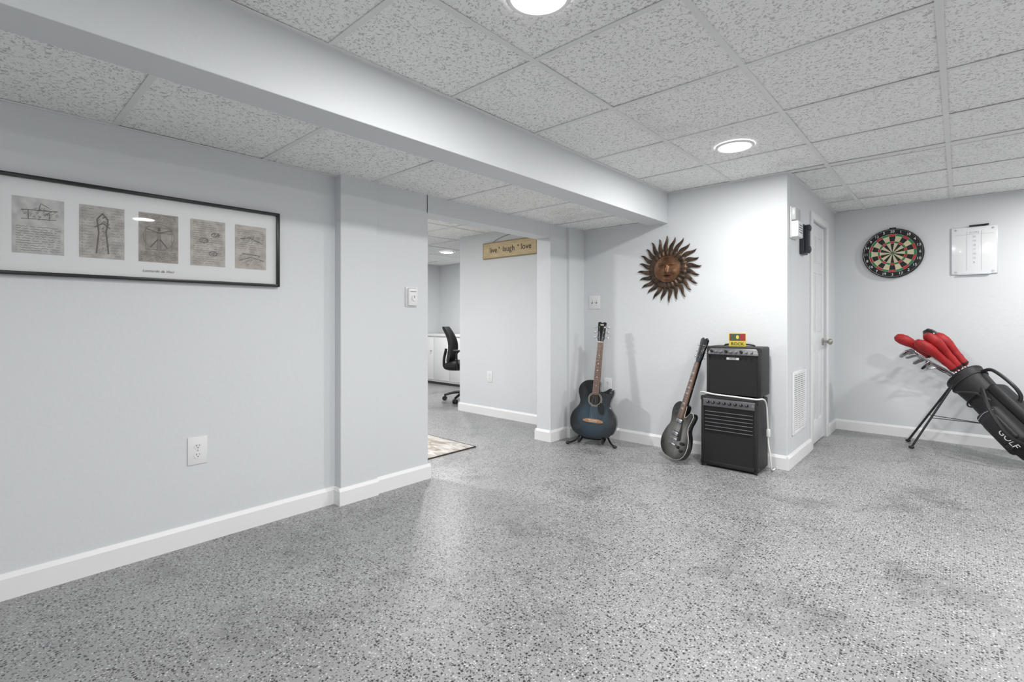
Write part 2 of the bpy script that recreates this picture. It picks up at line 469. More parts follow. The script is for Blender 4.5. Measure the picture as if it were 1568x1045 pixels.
# ------------------------------------------------------------------ framed picture on left wall
FY0, FY1, FZ0, FZ1 = .055, 1.117, 1.233, 1.62
M_FRAME = mat('frame_black', (.012, .012, .013), .3)
M_MAT = mat('picture_mat', (.74, .75, .76), .5)
M_PAPER = [noise_mat('parchment_%d' % i, c0, c1, 30, .35, .65, .7) for i, (c0, c1) in enumerate([
    ((.38, .385, .38), (.54, .54, .53)), ((.32, .30, .28), (.48, .46, .43)), ((.20, .17, .145), (.36, .32, .28)),
    ((.34, .31, .275), (.50, .465, .42)), ((.34, .305, .27), (.50, .455, .40))])]
M_INK = mat('sepia_ink', (.075, .055, .045), .8)
M_INK2 = mat('faint_ink', (.17, .145, .12), .8)
M_GLASS, nt, gb = newmat('picture_glass')
gb.inputs['Base Color'].default_value = (1, 1, 1, 1); gb.inputs['Roughness'].default_value = .02
gb.inputs['Alpha'].default_value = .06
Mf = frame((XL+.002, (FY0+FY1)/2, (FZ0+FZ1)/2), (1, 0, 0))
b = B('framed_picture', Mf)
w, h = FY1-FY0, FZ1-FZ0
b.bb((-w/2+.005, -.008, -h/2+.005), (w/2-.005, 0, h/2-.005), M_MAT)
fw = .014
for sx in (-1, 1): b.box((sx*(w/2-fw/2), -.012, 0), (fw, .026, h), M_FRAME, .0015)
for sz in (-1, 1): b.box((0, -.012, sz*(h/2-fw/2)), (w, .0255, fw), M_FRAME, .0015)
rr = random.Random(3)
cy = (FY0+FY1)/2; cz = (FZ0+FZ1)/2
def scribble(x0, x1, z, ink, wd=.0015, amp=.0019):
    pts = []; x = x0
    while x < x1:
        pts.append((x, z+rr.uniform(-amp, amp))); x += rr.uniform(.0018, .0042)
        if rr.random() < .13 and len(pts) > 1:
            b.strip(pts, wd, -.0105, ink); pts = []; x += .004
    if len(pts) > 1: b.strip(pts, wd, -.0105, ink)
def hatch(cx, cz_, rx, rz, n, ink):
    for _ in range(n):
        a = rr.uniform(0, 6.28); q = rr.random()**.5
        x = cx+rx*q*math.cos(a); z = cz_+rz*q*math.sin(a); l = rr.uniform(.004, .012)
        b.strip([(x, z), (x+l*.8, z+l*.6)], .0012, -.0106, ink)
for i, yc in enumerate([.196, .390, .588, .785, .978]):
    x = yc-cy; z0, z1 = 1.318-cz, 1.536-cz
    b.bb((x-.074, -.0095, z0), (x+.074, -.0075, z1), M_PAPER[i])
    if i == 0:
        for k in range(11): scribble(x-.064, x+.064, z0+.012+k*.0092, M_INK2)
        b.strip([(x-.05, z1-.05), (x+.055, z1-.045)], .003, -.0106, M_INK); b.strip([(x, z1-.05), (x+.005, z1-.02), (x+.03, z1-.035)], .002, -.0106, M_INK)
        b.strip([(x-.05, z1-.085), (x+.05, z1-.08)], .0025, -.0106, M_INK2); b.strip([(x-.03, z1-.05), (x-.03, z1-.085)], .002, -.0106, M_INK)
        b.strip([(x+.03, z1-.05), (x+.03, z1-.085)], .002, -.0106, M_INK2)
        hatch(x, z1-.062, .055, .025, 80, M_INK2)
    if i == 1:
        for k in range(17): scribble(x-.069, x-.028, z0+.012+k*.012, M_INK2); scribble(x+.028, x+.069, z0+.012+k*.012, M_INK2)
        for s_ in (-1, 1):
            b.strip([(x, z1-.03), (x+s_*.018, z1-.055), (x+s_*.012, z1-.11), (x+s_*.020, z0+.02)], .005, -.0107, M_INK)
            b.strip([(x, z1-.07), (x+s_*.026, z1-.09)], .004, -.0107, M_INK)
        hatch(x, z1-.07, .018, .045, 90, M_INK); hatch(x, z0+.06, .022, .05, 80, M_INK2)
    if i == 2:
        cz_ = (z0+z1)/2+.005
        circ = [(x+.058*math.cos(a*math.pi/24), cz_+.058*math.sin(a*math.pi/24)) for a in range(49)]
        b.strip(circ, .0014, -.0106, M_INK)
        q = .049; b.strip([(x-q, cz_-.058), (x+q, cz_-.058), (x+q, cz_+.042), (x-q, cz_+.042), (x-q, cz_-.058)], .0014, -.0106, M_INK)
        b.strip([(x, cz_+.02), (x, cz_-.01)], .015, -.0107, M_INK2)
        for s_ in (-1, 1):
            b.strip([(x, cz_+.02), (x+s_*.049, cz_+.018)], .004, -.0107, M_INK2)
            b.strip([(x, cz_+.018), (x+s_*.047, cz_+.034)], .004, -.0107, M_INK)
            b.strip([(x+s_*.004, cz_-.01), (x+s_*.006, cz_-.057)], .006, -.0107, M_INK2)
            b.strip([(x+s_*.004, cz_-.01), (x+s_*.032, cz_-.048)], .005, -.0107, M_INK)
        b.strip([(x, cz_+.026), (x, cz_+.041)], .010, -.0108, M_INK)
        for k in range(5): scribble(x-.067, x+.067, z1-.008-k*.0075, M_INK)
        for k in range(6): scribble(x-.067, x+.067, z0+.007+k*.0075, M_INK)
        hatch(x, cz_, .07, .09, 110, M_INK2)
    if i == 3:
        for k in range(20): scribble(x-.064, x+.064 if k % 3 else x+.02, z0+.012+k*.0102, M_INK2)
        for cc in ((.02, .06), (-.02, .12), (.03, .15)):
            for a in range(10): b.strip([(x+cc[0]+.018*math.cos(a*.7), z0+cc[1]+.012*math.sin(a*.7)), (x+cc[0]+.018*math.cos(a*.7+.75), z0+cc[1]+.012*math.sin(a*.7+.75))], .002, -.0106, M_INK)
            hatch(x+cc[0], z0+cc[1], .018, .012, 26, M_INK)
    if i == 4:
        for k in range(10): scribble(x-.064, x+.064, z0+.10+k*.0105, M_INK2)
        b.strip([(x-.05, z1-.07), (x-.01, z1-.06), (x+.055, z1-.085)], .003, -.0107, M_INK)
        b.strip([(x-.055, z0+.04), (x, z0+.06), (x+.06, z0+.045)], .003, -.0107, M_INK)
        b.strip([(x-.04, z0+.075), (x+.04, z0+.07)], .003, -.0107, M_INK)
        hatch(x, z0+.05, .06, .035, 110, M_INK2); hatch(x, z1-.07, .055, .018, 60, M_INK)
b.text('Leonardo da Vinci', .016, M_INK2, T((0, -.0095, -h/2+.045)), shear=.4)
b.bb((-w/2+fw, -.0135, -h/2+fw), (w/2-fw, -.0125, h/2-fw), M_GLASS)
b.done()

# ------------------------------------------------------------------ outlets / switches
def outlet(nm, loc, n, w=.078, h=.122, kind='outlet'):
    b = B(nm, frame(loc, n))
    b.box((0, -.003, 0), (w, .006, h), M_WHITE, .002)
    if kind == 'outlet':
        for s_ in (-1, 1):
            b.prism([(.0165*math.cos(a*math.pi/10)*1.0, s_*.021+.0145*math.sin(a*math.pi/10)) for a in range(20)], -.0078, -.004, M_WHITE)
            b.box((-.006, -.0078, s_*.021+.003), (.0022, .001, .009), M_SLOT)
            b.box((.006, -.0078, s_*.021+.003), (.0022, .001, .007), M_SLOT)
            b.cyl((0, -.0075, s_*.021-.007), (0, -.0083, s_*.021-.007), .0025, M_SLOT, seg=10)
        b.cyl((0, -.005, 0), (0, -.0075, 0), .003, M_STEEL, seg=10)
    elif kind == 'switch':
        for x in (-.023, .023):
            b.box((x, -.0062, 0), (.011, .002, .026), M_SLOT, .0008)
            b.box((x, -.012, .004), (.008, .014, .009), M_WHITE, .001, R(25, 'X'))
            for z in (-.03, .03): b.cyl((x, -.005, z), (x, -.0068, z), .003, M_STEEL, seg=10)
    b.done()
outlet('wall_outlet', (XL, .743, .44), (1, 0, 0), .082, .13)
outlet('wall_outlet', (-3.843, YS, .433), (0, -1, 0))
outlet('wall_outlet', (-2.348, YS, .473), (0, -1, 0))
outlet('light_switch', (-2.49, YS, 1.222), (0, -1, 0), .116, .122, 'switch')

b = B('thermostat', frame((-2.636, 1.94, 1.208), (1, 0, 0)))
b.box((0, -.004, 0), (.088, .008, .128), M_WHITE, .002)
b.box((0, -.016, 0), (.07, .022, .112), M_WHITE, .006)
b.cyl((.004, -.026, -.008), (.004, -.034, -.008), .018, M_WHITE, seg=32)
b.box((.004, -.035, .0), (.003, .002, .014), M_SLOT)
b.box((0, -.0275, .034), (.045, .001, .006), mat('thermo_grey', (.35, .35, .36), .5))
b.box((0, -.012, .0565), (.05, .012, .003), M_SLOT)
b.done()

# ------------------------------------------------------------------ sun wall decoration
M_SUN = noise_mat('aged_copper_dark', (.026, .018, .013), (.12, .07, .042), 22, .35, .7, .45, metal=.45)
M_SUNF = noise_mat('aged_copper_face', (.07, .032, .017), (.24, .12, .06), 16, .3, .7, .4, metal=.5)
b = B('sun_face_wall_decor', frame((-1.775, YS-.012, 1.477), (0, -1, 0)))
NR = 24
for k in range(NR):
    a = 2*math.pi*k/NR + .06
    L = .278 if k % 2 == 0 else .266
    r0 = .142
    left, right, mid = [], [], []
    n = 16
    for i in range(n+1):
        u = i/n; r = r0+(L-r0)*u
        off = .0095*math.sin(u*math.pi*1.75)
        wd = .0175*((1-u)**.62)*(1+.40*math.sin(u*math.pi*.9))
        left.append((r, off+wd)); right.append((r, off-wd)); mid.append((r, off))
    t = bmesh.new()
    def tw(p, y): return (p[0]*math.cos(a)-p[1]*math.sin(a), y, p[0]*math.sin(a)+p[1]*math.cos(a))
    Lv = [t.verts.new(tw(p, 0)) for p in left]; Rv = [t.verts.new(tw(p, 0)) for p in right]
    Mv = [t.verts.new(tw(p, -.012*(1-.6*i/n))) for i, p in enumerate(mid)]
    for i in range(n):
        t.faces.new((Lv[i], Lv[i+1], Mv[i+1], Mv[i])); t.faces.new((Mv[i], Mv[i+1], Rv[i+1], Rv[i]))
    bmesh.ops.remove_doubles(t, verts=t.verts, dist=1e-5)
    bmesh.ops.recalc_face_normals(t, faces=t.faces)
    b.merge(t, M_SUN)
t = bmesh.new(); NA = 240; NRg = 10; rings = []
for j in range(NRg+1):
    u = j/NRg; r = .098+(.158-.098)*u
    ring = []
    for k in range(NA):
        a = 2*math.pi*k/NA
        ridge = .5+.5*math.cos(NR*(a-.06)+.8*u)
        y = -.014-.009*ridge*math.sin(math.pi*min(1, u*1.05))**.5 if u < .97 else -.006
        rad = r + (.008*ridge if j == NRg else 0)
        ring.append(t.verts.new((rad*math.cos(a), y, rad*math.sin(a))))
    rings.append(ring)
for j in range(NRg):
    for k in range(NA): t.faces.new((rings[j][k], rings[j+1][k], rings[j+1][(k+1) % NA], rings[j][(k+1) % NA]))
bmesh.ops.recalc_face_normals(t, faces=t.faces)
b.merge(t, M_SUN)
def gs(x, z, cx, cz_, sx, sz): return math.exp(-((x-cx)/sx)**2-((z-cz_)/sz)**2)
def fh(x, z):
    r = math.hypot(x, z); d = .020*math.sqrt(max(0, 1-(r/.122)**2))
    d += .022*gs(x, z, 0, -.004, .010, .026) + .009*gs(x, z, 0, -.026, .018, .010)
    for s_ in (-1, 1):
        d -= .013*gs(x, z, s_*.036, .018, .020, .010)
        d += .010*gs(x, z, s_*.036, .016, .012, .005)
        d += .010*gs(x, z, s_*.036, .039, .026, .006)
        d += .010*gs(x, z, s_*.050, -.024, .024, .022)
    d += .011*gs(x, z, 0, -.049, .026, .005) + .010*gs(x, z, 0, -.062, .020, .005) - .010*gs(x, z, 0, -.0555, .028, .0028)
    d += .009*gs(x, z, 0, -.084, .022, .011)
    return -.012-d
t = bmesh.new(); rings = []
for j in range(1, 41):
    r = .11*j/40
    rings.append([t.verts.new((r*math.cos(2*math.pi*k/96), fh(r*math.cos(2*math.pi*k/96), r*math.sin(2*math.pi*k/96)), r*math.sin(2*math.pi*k/96))) for k in range(96)])
c = t.verts.new((0, fh(0, 0), 0))
for k in range(96): t.faces.new((c, rings[0][k], rings[0][(k+1) % 96]))
for j in range(39):
    for k in range(96): t.faces.new((rings[j][k], rings[j+1][k], rings[j+1][(k+1) % 96], rings[j][(k+1) % 96]))
bmesh.ops.recalc_face_normals(t, faces=t.faces)
b.merge(t, M_SUNF)
b.tube([(.111*math.cos(a*math.pi/16), -.018, .111*math.sin(a*math.pi/16)) for a in range(32)], .005, M_SUN, closed=True, smooth=2)
b.cyl((0, .012, 0), (0, -.01, 0), .09, M_SUN, seg=40)
b.done(60)

# ------------------------------------------------------------------ hall sign
M_WOOD = noise_mat('sign_wood', (.55, .42, .23), (.70, .57, .36), 8, .3, .7, .6, stretch=(1, 1, 8))
M_WOODE = mat('sign_edge', (.34, .25, .13), .6)
b = B('wooden_word_sign', frame((-3.545, YS-.002, 1.818), (0, -1, 0)))
b.box((0, -.009, 0), (.78, .018, .178), M_WOODE, .003)
b.box((0, -.0175, 0), (.758, .004, .158), M_WOOD, .001)
for xx, s_ in ((-.225, 'live'), (.0, 'laugh'), (.245, 'love')):
    b.text(s_, .085, M_BLACK, T((xx, -.0205, 0)))
for xx in (-.135, .135):
    for a in range(5): b.strip([(xx, .02), (xx+.011*math.cos(a*1.2566+.3), .02+.011*math.sin(a*1.2566+.3))], .005, -.0205, M_BLACK)
b.tube([(-.26, -.006, .085), (-.15, -.005, .125), (0, -.004, .15), (.15, -.005, .125), (.26, -.006, .085)], .002, M_BLACK)
b.done()

# ------------------------------------------------------------------ dartboard
M_DRED = mat('dart_red', (.45, .03, .025), .7); M_DGRN = mat('dart_green', (.02, .20, .07), .7)
M_DCRM = mat('dart_cream', (.62, .56, .36), .8); M_DBLK = mat('dart_black', (.014, .014, .014), .75)
b = B('dartboard', frame((-.452, YB, 1.667), (0, -1, 0)))
def outline(r, n=60): return [(r*math.cos(2*math.pi*k/n), r*math.sin(2*math.pi*k/n)) for k in range(n)]
b.prism(outline(.224, 80), -.036, -.0, M_DBLK, .003)
def sec(r0, r1, a0, a1, m, y=-.0365, n=4):
    for i in range(n):
        p, q = a0+(a1-a0)*i/n, a0+(a1-a0)*(i+1)/n
        b.poly([(r0*math.cos(p), y, r0*math.sin(p)), (r1*math.cos(p), y, r1*math.sin(p)), (r1*math.cos(q), y, r1*math.sin(q)), (r0*math.cos(q), y, r0*math.sin(q))], m)
nums = [20, 1, 18, 4, 13, 6, 10, 15, 2, 17, 3, 19, 7, 16, 8, 11, 14, 9, 12, 5]
for k in range(20):
    ac = math.pi/2 - k*math.pi/10; a0, a1 = ac-math.pi/20, ac+math.pi/20
    dark = k % 2 == 0
    sec(.016, .090, a0, a1, M_DBLK if dark else M_DCRM); sec(.090, .108, a0, a1, M_DRED if dark else M_DGRN)
    sec(.108, .154, a0, a1, M_DBLK if dark else M_DCRM); sec(.154, .173, a0, a1, M_DRED if dark else M_DGRN)
    b.text(str(nums[k]), .032, M_WHITE, T((.196*math.cos(ac), -.037, .196*math.sin(ac))))
    b.cyl((.016*math.cos(a0), -.0375, .016*math.sin(a0)), (.172*math.cos(a0), -.0375, .172*math.sin(a0)), .0005, M_STEEL, seg=5)
sec(0.0001, .007, 0, 2*math.pi, M_DRED, n=24); sec(.007, .016, 0, 2*math.pi, M_DGRN, n=24)
for r in (.016, .090, .108, .154, .173, .214):
    b.tube([(r*math.cos(2*math.pi*k/48), -.0375, r*math.sin(2*math.pi*k/48)) for k in range(48)], .0006, M_STEEL, seg=5, smooth=1, closed=True)
b.box((0, -.004, .228), (.05, .006, .02), M_BLACK, .002)
b.done()

# ------------------------------------------------------------------ dart score board
M_WB = mat('dry_erase', (.84, .85, .86), .18, coat=.3); M_WBL = mat('score_lines', (.38, .43, .48), .5)
M_WBF = mat('scoreboard_edge', (.62, .66, .70), .35)
b = B('dart_scoreboard', frame((.092, YB, 1.645), (0, -1, 0)))
b.box((0, -.006, 0), (.288, .012, .40), M_WBF, .003)
b.box((0, -.0115, 0), (.278, .003, .39), M_WB, .001)
for x in (-.045, .045): b.strip([(x, -.17), (x, .165)], .002, -.0135, M_WBL)
b.strip([(-.12, .135), (.12, .135)], .0015, -.0135, M_WBL)
for i, s_ in enumerate(['20', '19', '18', '17', '16', '15', 'B']): b.text(s_, .022, M_WBL, T((0, -.0135, .115-i*.036)))
b.text('SCORE', .020, M_WBL, T((0, -.0135, .15)))
for x in (-.115, .115):
    for z in (-.178, .178): b.cyl((x, -.012, z), (x, -.0155, z), .008, M_STEEL, seg=16)
b.cyl((-.03, -.022, .205), (.09, -.022, .208), .007, M_BLACK, seg=12)
b.box((.03, -.012, .204), (.10, .02, .010), M_BLACK, .003)
b.box((0, -.016, -.20), (.20, .02, .008), M_WBF, .002)
b.done()

# ------------------------------------------------------------------ boxes on closet wall
b = B('door_chime_box', frame((XC, 4.03, 1.76), (1, 0, 0)))
b.box((0, -.006, 0), (.16, .012, .225), M_WHITE, .003)
b.box((0, -.030, -.05), (.145, .05, .115), M_WHITE, .008)
b.box((0, -.022, .058), (.145, .034, .09), mat('chime_cover', (.55, .58, .57), .25), .006)
for i in range(4): b.box((0, -.056, -.022-.017*i), (.09, .002, .004), M_SLOT)
b.done()
M_PHN = mat('phone_dark', (.03, .035, .045), .4)
b = B('wall_phone', frame((XC, 4.31, 1.672), (1, 0, 0)))
b.box((0, -.016, 0), (.125, .032, .225), M_PHN, .006)
b.box((-.03, -.046, 0), (.046, .036, .215), M_PHN, .012)
b.ell((-.03, -.056, .08), (.026, .018, .030), M_PHN); b.ell((-.03, -.056, -.08), (.026, .018, .030), M_PHN)
kp = mat('phone_keys', (.30, .40, .52), .4)
for i in range(4):
    for j in range(3): b.box((.014+j*.016, -.033, .01-i*.019), (.010, .004, .011), kp, .001)
b.box((.03, -.033, .065), (.045, .003, .035), kp, .001)
b.done()

# ------------------------------------------------------------------ vent grille
b = B('air_return_grille', frame((XC, 4.22, .45), (1, 0, 0)))
vw, vh = .40, .46
b.bb((-vw/2+.02, -.003, -vh/2+.02), (vw/2-.02, -.001, vh/2-.02), mat('vent_inner', (.36, .37, .38), .7))
for s_ in (-1, 1):
    b.box((s_*(vw/2-.014), -.006, 0), (.028, .012, vh), M_TRIM, .002); b.box((0, -.0055, s_*(vh/2-.014)), (vw-.003, .012, .028), M_TRIM, .002)
for i in range(26): b.box((0, -.008, -vh/2+.038+i*.0154), (vw-.05, .009, .006), M_TRIM, rot=R(25, 'X'))
for x in (-.09, 0.0, .09): b.box((x, -.012, 0), (.006, .003, vh-.05), M_TRIM)
b.done()

# ------------------------------------------------------------------ rug
M_RUG = noise_mat('rug_weave', (.30, .26, .22), (.62, .60, .57), 5, .35, .62, .95, stretch=(1, 3, 1), detail=8, distort=1.5)
M_RUGE = mat('rug_edge', (.22, .20, .18), .9)
b = B('area_rug')
b.box((-3.75, 2.08, .005), (1.54, 1.54, .009), M_RUG, .002)
b.bb((-2.99, 1.31, .0), (-2.98, 2.85, .0095), M_RUGE); b.bb((-4.52, 2.84, 0), (-2.98, 2.85, .0095), M_RUGE)
b.done()

# ------------------------------------------------------------------ far room cabinet
b = B('low_cabinet', frame((-6.25, 5.22, 0), (0, -1, 0)))
b.bb((-.62, 0, .04), (.62, .44, .79), M_TRIM, .004)
b.bb((-.60, .02, 0), (.60, .42, .05), M_SLOT)
b.box((0, .21, .805), (1.28, .47, .03), M_TRIM, .005)
for x in (-.41, 0, .41):
    b.box((x, -.008, .42), (.395, .018, .70), M_TRIM, .004)
    b.cyl((x+.16, -.015, .55), (x+.16, -.04, .55), .012, M_STEEL, seg=14)
b.done()

# ------------------------------------------------------------------ office chair
M_FAB = mat('chair_fabric', (.014, .014, .015), .75, bump=.5, bscale=300)
b = B('office_chair', frame((-4.80, 4.42, 0), (.80, .60, 0)))
for k in range(5):
    a = 2*math.pi*k/5+.3; c_, s_ = math.cos(a), math.sin(a)
    b.tube([(.03*c_, .03*s_, .115), (.16*c_, .16*s_, .105), (.29*c_, .29*s_, .07)], lambda u: .021-.007*u, M_BLACK)
    b.cyl((.29*c_, .29*s_, .085), (.29*c_, .29*s_, .045), .009, M_BLACK, seg=10)
    tx, ty = -s_*.02, c_*.02
    for q in (-1, 1): b.cyl((.29*c_+q*tx*.4, .29*s_+q*ty*.4, .028), (.29*c_+q*tx*1.3, .29*s_+q*ty*1.3, .028), .028, M_BLACK, seg=18)
b.cyl((0, 0, .10), (0, 0, .26), .032, M_BLACK); b.cyl((0, 0, .26), (0, 0, .42), .017, M_STEEL)
b.box((0, .02, .42), (.2, .26, .035), M_BLACK, .01)
b.box((0, 0, .475), (.50, .48, .085), M_FAB, .035, seg=4)
t = bmesh.new(); nu, nv = 14, 18; G = {}
for side in (0, 1):
    for j in range(nv+1):
        v = j/nv; z = .50+.47*v
        hw = .235*(1-.22*v**3)*(.86+.14*math.sin(math.pi*min(1, v*1.3)))
        yy = .235 + .05*math.sin(v*math.pi*1.0-.35) * -1 + .10*v*v
        for i in range(nu+1):
            u = i/nu*2-1
            th = .022*math.sqrt(max(0, 1-abs(u)**4))*math.sqrt(max(0.0, 1-abs(2*v-1)**6))
            G[side, i, j] = t.verts.new((hw*u, yy-.055*u*u+(th if side else -th), z))
for side in (0, 1):
    for j in range(nv):
        for i in range(nu): t.faces.new((G[side, i, j], G[side, i+1, j], G[side, i+1, j+1], G[side, i, j+1]))
bmesh.ops.remove_doubles(t, verts=t.verts, dist=1e-5); bmesh.ops.recalc_face_normals(t, faces=t.faces)
b.merge(t, M_FAB)
b.tube([(0, .06, .41), (0, .27, .42), (0, .30, .52), (0, .27, .68)], .018, M_BLACK)
for s_ in (-1, 1):
    b.tube([(s_*.22, .06, .43), (s_*.29, .06, .46), (s_*.30, .07, .62), (s_*.29, .05, .66)], .013, M_BLACK)
    b.box((s_*.29, -.01, .67), (.055, .25, .028), M_BLACK, .011)
b.done()

# ------------------------------------------------------------------ acoustic guitar
M_BLUE = radial_mat('blue_burst', (0, 0, .17), (5.0, 0, 4.2), [(0, (.048, .082, .108)), (.42, (.026, .048, .068)), (.72, (.008, .015, .023)), (.92, (.004, .005, .007))], rough=.18)
M_NECK = noise_mat('neck_wood', (.10, .045, .02), (.22, .11, .055), 30, .3, .7, .4, stretch=(1, 1, .1))
M_FB = noise_mat('fretboard_wood', (.13, .068, .040), (.23, .125, .078), 40, .3, .7, .5, stretch=(1, 1, .1))
M_BRIDGE = mat('bridge_wood', (.36, .19, .09), .5)
M_HOLE = mat('soundhole_dark', (.01, .008, .006), .9)
M_ROS = mat('rosette_ring', (.45, .42, .36), .4)
M_BIND = mat('binding', (.55, .52, .45), .4)
gb_ = Vector((-2.325, 3.615, .05)); head_ = gb_ + Vector((.005, .165, .95))
Mg = frame(gb_, (.34, -.94, 0), head_-gb_)
b = B('acoustic_guitar', Mg)
ol = [(0, 0), (.095, .008), (.168, .05), (.196, .125), (.182, .20), (.143, .255), (.126, .295), (.137, .345), (.152, .385), (.147, .42), (.118, .428), (.085, .405), (.05, .392),
      (.03, .41), (.026, .478), (-.03, .485), (-.09, .476), (-.135, .44), (-.148, .39), (-.136, .34), (-.125, .295), (-.143, .25), (-.182, .20), (-.196, .125), (-.168, .05), (-.095, .008)]
OL = [(p.x, p.y) for p in catmull([(x, z, 0) for x, z in ol], 5, True)]
b.prism(OL, -.088, 0, M_BLACKG, .004, mfront=M_BLUE)
b.tube([(x*1.0, -.0855, z) for x, z in OL][::2], .0018, M_BLACKG, seg=6, smooth=1, closed=True)
hz = .325
b.cyl((0, -.0882, hz), (0, -.0892, hz), .060, M_ROS, seg=48); b.cyl((0, -.0885, hz), (0, -.0896, hz), .057, M_BLACKG, seg=48)
b.cyl((0, -.0886, hz), (0, -.0899, hz), .051, M_ROS, seg=48); b.cyl((0, -.0887, hz), (0, -.0903, hz), .048, M_HOLE, seg=48)
pg = catmull([(.030, .285, 0), (.062, .30, 0), (.085, .26, 0), (.085, .21, 0), (.055, .205, 0), (.035, .24, 0)], 5, True)
b.prism([(p.x, p.y) for p in pg], -.0897, -.0875, M_BLACKG)
b.prism([(-.085, .135), (-.04, .128), (.04, .128), (.085, .135), (.085, .15), (.04, .162), (-.04, .162), (-.085, .15)], -.098, -.088, M_BRIDGE, .002)
b.box((0, -.0995, .15), (.075, .005, .003), M_WHITE)
for i in range(6): b.ell((-.026+i*.0104, -.099, .139), .003, M_WHITE, seg=8)
b.prism([(-.028, .365), (.028, .365), (.0225, .815), (-.0225, .815)], -.0985, -.088, M_FB, .001)
b.prism([(-.028, .47), (.028, .47), (.022, .83), (-.022, .83)], -.089, -.068, M_NECK, .006)
b.box((0, -.0985, .816), (.044, .006, .006), M_WHITE)
for k in range(1, 20):
    z = .816-.65*(1-2**(-k/12))
    if z > .37: b.box((0, -.099, z), (.047, .0016, .0018), M_STEEL)
for z in (.70, .63, .57, .515, .44): b.cyl((0, -.0984, z), (0, -.0992, z), .004, M_WHITE, seg=12)
hd = [(-.021, .815), (.021, .815), (.030, .845), (.034, .93), (.037, .985), (.02, .992), (0, .982), (-.02, .992), (-.037, .985), (-.034, .93), (-.030, .845)]
b.prism(hd, -.094, -.078, M_BLACKG, .002)
for i in range(3):
    for s_ in (-1, 1):
        z = .855+i*.045
        b.cyl((s_*.02, -.094, z), (s_*.02, -.103, z), .004, M_STEEL, seg=10)
        b.cyl((s_*.03, -.086, z), (s_*.05, -.086, z), .0025, M_STEEL, seg=8)
        b.ell((s_*.056, -.086, z), (.009, .004, .011), M_STEEL, seg=12)
for i in range(6):
    u = i/5-.5
    z1 = .855+[0, .045, .09][min(i, 5-i)]
    b.cyl((u*.052, -.1015, .148), (u*.036, -.1025, .817), .0006, M_STEEL, seg=5)
    b.cyl((u*.036, -.1025, .817), ((-.02 if i < 3 else .02), -.099, z1), .0006, M_STEEL, seg=5)
b.box((0, -.096, .965), (.03, .002, .012), M_ROS)
b.done(40)
b = B('guitar_stand', frame((gb_.x, gb_.y, 0), (.34, -.94, 0)))
hub = Vector((0, .075, .30))
for s_ in (-1, 1):
    b.tube([hub, (s_*.07, .035, .16), (s_*.145, -.02, .03), (s_*.20, -.10, .012)], .0085, M_BLACK, smooth=5)
    b.ell((s_*.20, -.10, .013), (.018, .018, .013), M_BLACK)
    b.tube([(s_*.105, .02, .09), (s_*.10, -.0, .045), (s_*.10, -.11, .032), (s_*.10, -.118, .07)], .009, M_BLACK, smooth=5)
b.tube([(-.105, .0, .045), (0, .01, .035), (.105, .0, .045)], .007, M_BLACK)
b.tube([hub, (0, .14, .15), (0, .195, .012)], .0085, M_BLACK, smooth=4)
b.ell((0, .195, .013), (.018, .018, .013), M_BLACK)
b.ell(hub, (.03, .018, .03), M_BLACK)
b.done()

# ------------------------------------------------------------------ electric guitar (single cut)
M_GREY = radial_mat('silver_burst', (0, 0, .17), (5.8, 0, 4.4), [(0, (.36, .36, .34)), (.5, (.20, .20, .19)), (.8, (.05, .05, .048)), (1.0, (.006, .006, .006))], rough=.22, metal=.3)
eb = Vector((-1.600, 3.60, .012)); eh = Vector((-1.392, 3.79, .925))
b = B('electric_guitar', frame(eb, (-.55, -.835, 0), eh-eb))
ol = [(0, 0), (.085, .008), (.145, .05), (.166, .115), (.150, .185), (.118, .235), (.112, .27), (.126, .32), (.130, .352), (.112, .372), (.085, .365), (.062, .335), (.04, .322), (.027, .345),
      (.024, .405), (-.03, .425), (-.08, .422), (-.122, .39), (-.133, .34), (-.118, .285), (-.114, .245), (-.145, .19), (-.166, .115), (-.145, .05), (-.085, .008)]
OL = [(p.x, p.y) for p in catmull([(x, z, 0) for x, z in ol], 5, True)]
b.prism(OL, -.048, 0, M_BLACKG, .006, mfront=M_GREY, seg=3)
b.tube([(x, -.0435, z) for x, z in OL][::2], .0025, M_BIND, seg=6, smooth=1, closed=True)
for z in (.185, .285):
    b.box((0, -.0505, z), (.078, .009, .038), M_BLACK, .003); b.box((0, -.0555, z), (.068, .006, .028), M_STEEL, .002)
b.box((0, -.055, .145), (.085, .012, .014), M_STEEL, .003); b.box((0, -.056, .105), (.09, .014, .014), M_STEEL, .004)
for x, z in ((.075, .10), (.115, .085), (.10, .135), (.12, .14)):
    b.cyl((x, -.048, z), (x, -.062, z), .012, M_BLACK, r2=.010, seg=20)
b.cyl((-.085, -.048, .36), (-.085, -.062, .36), .004, M_STEEL, seg=8)
b.prism([(.04, .30), (.05, .25), (.075, .15), (.045, .14), (.040, .20)], -.056, -.053, M_BLACK)
b.prism([(-.028, .305), (.028, .305), (.0215, .745), (-.0215, .745)], -.060, -.050, M_FB, .001)
b.prism([(-.026, .34), (.026, .34), (.021, .76), (-.021, .76)], -.051, -.030, M_BLACKG, .006)
for k in range(1, 23):
    z = .745-.61*(1-2**(-k/12))
    if z > .31: b.box((0, -.0605, z), (.045, .0016, .0018), M_STEEL)
for z in (.66, .60, .545, .50, .42, .38): b.box((0, -.0602, z), (.026, .001, .014), M_ROS)
hd = [(-.021, .745), (.021, .745), (.034, .775), (.036, .86), (.042, .925), (.022, .94), (0, .925), (-.022, .94), (-.042, .925), (-.036, .86), (-.034, .775)]
b.prism(hd, -.054, -.038, M_BLACKG, .002)
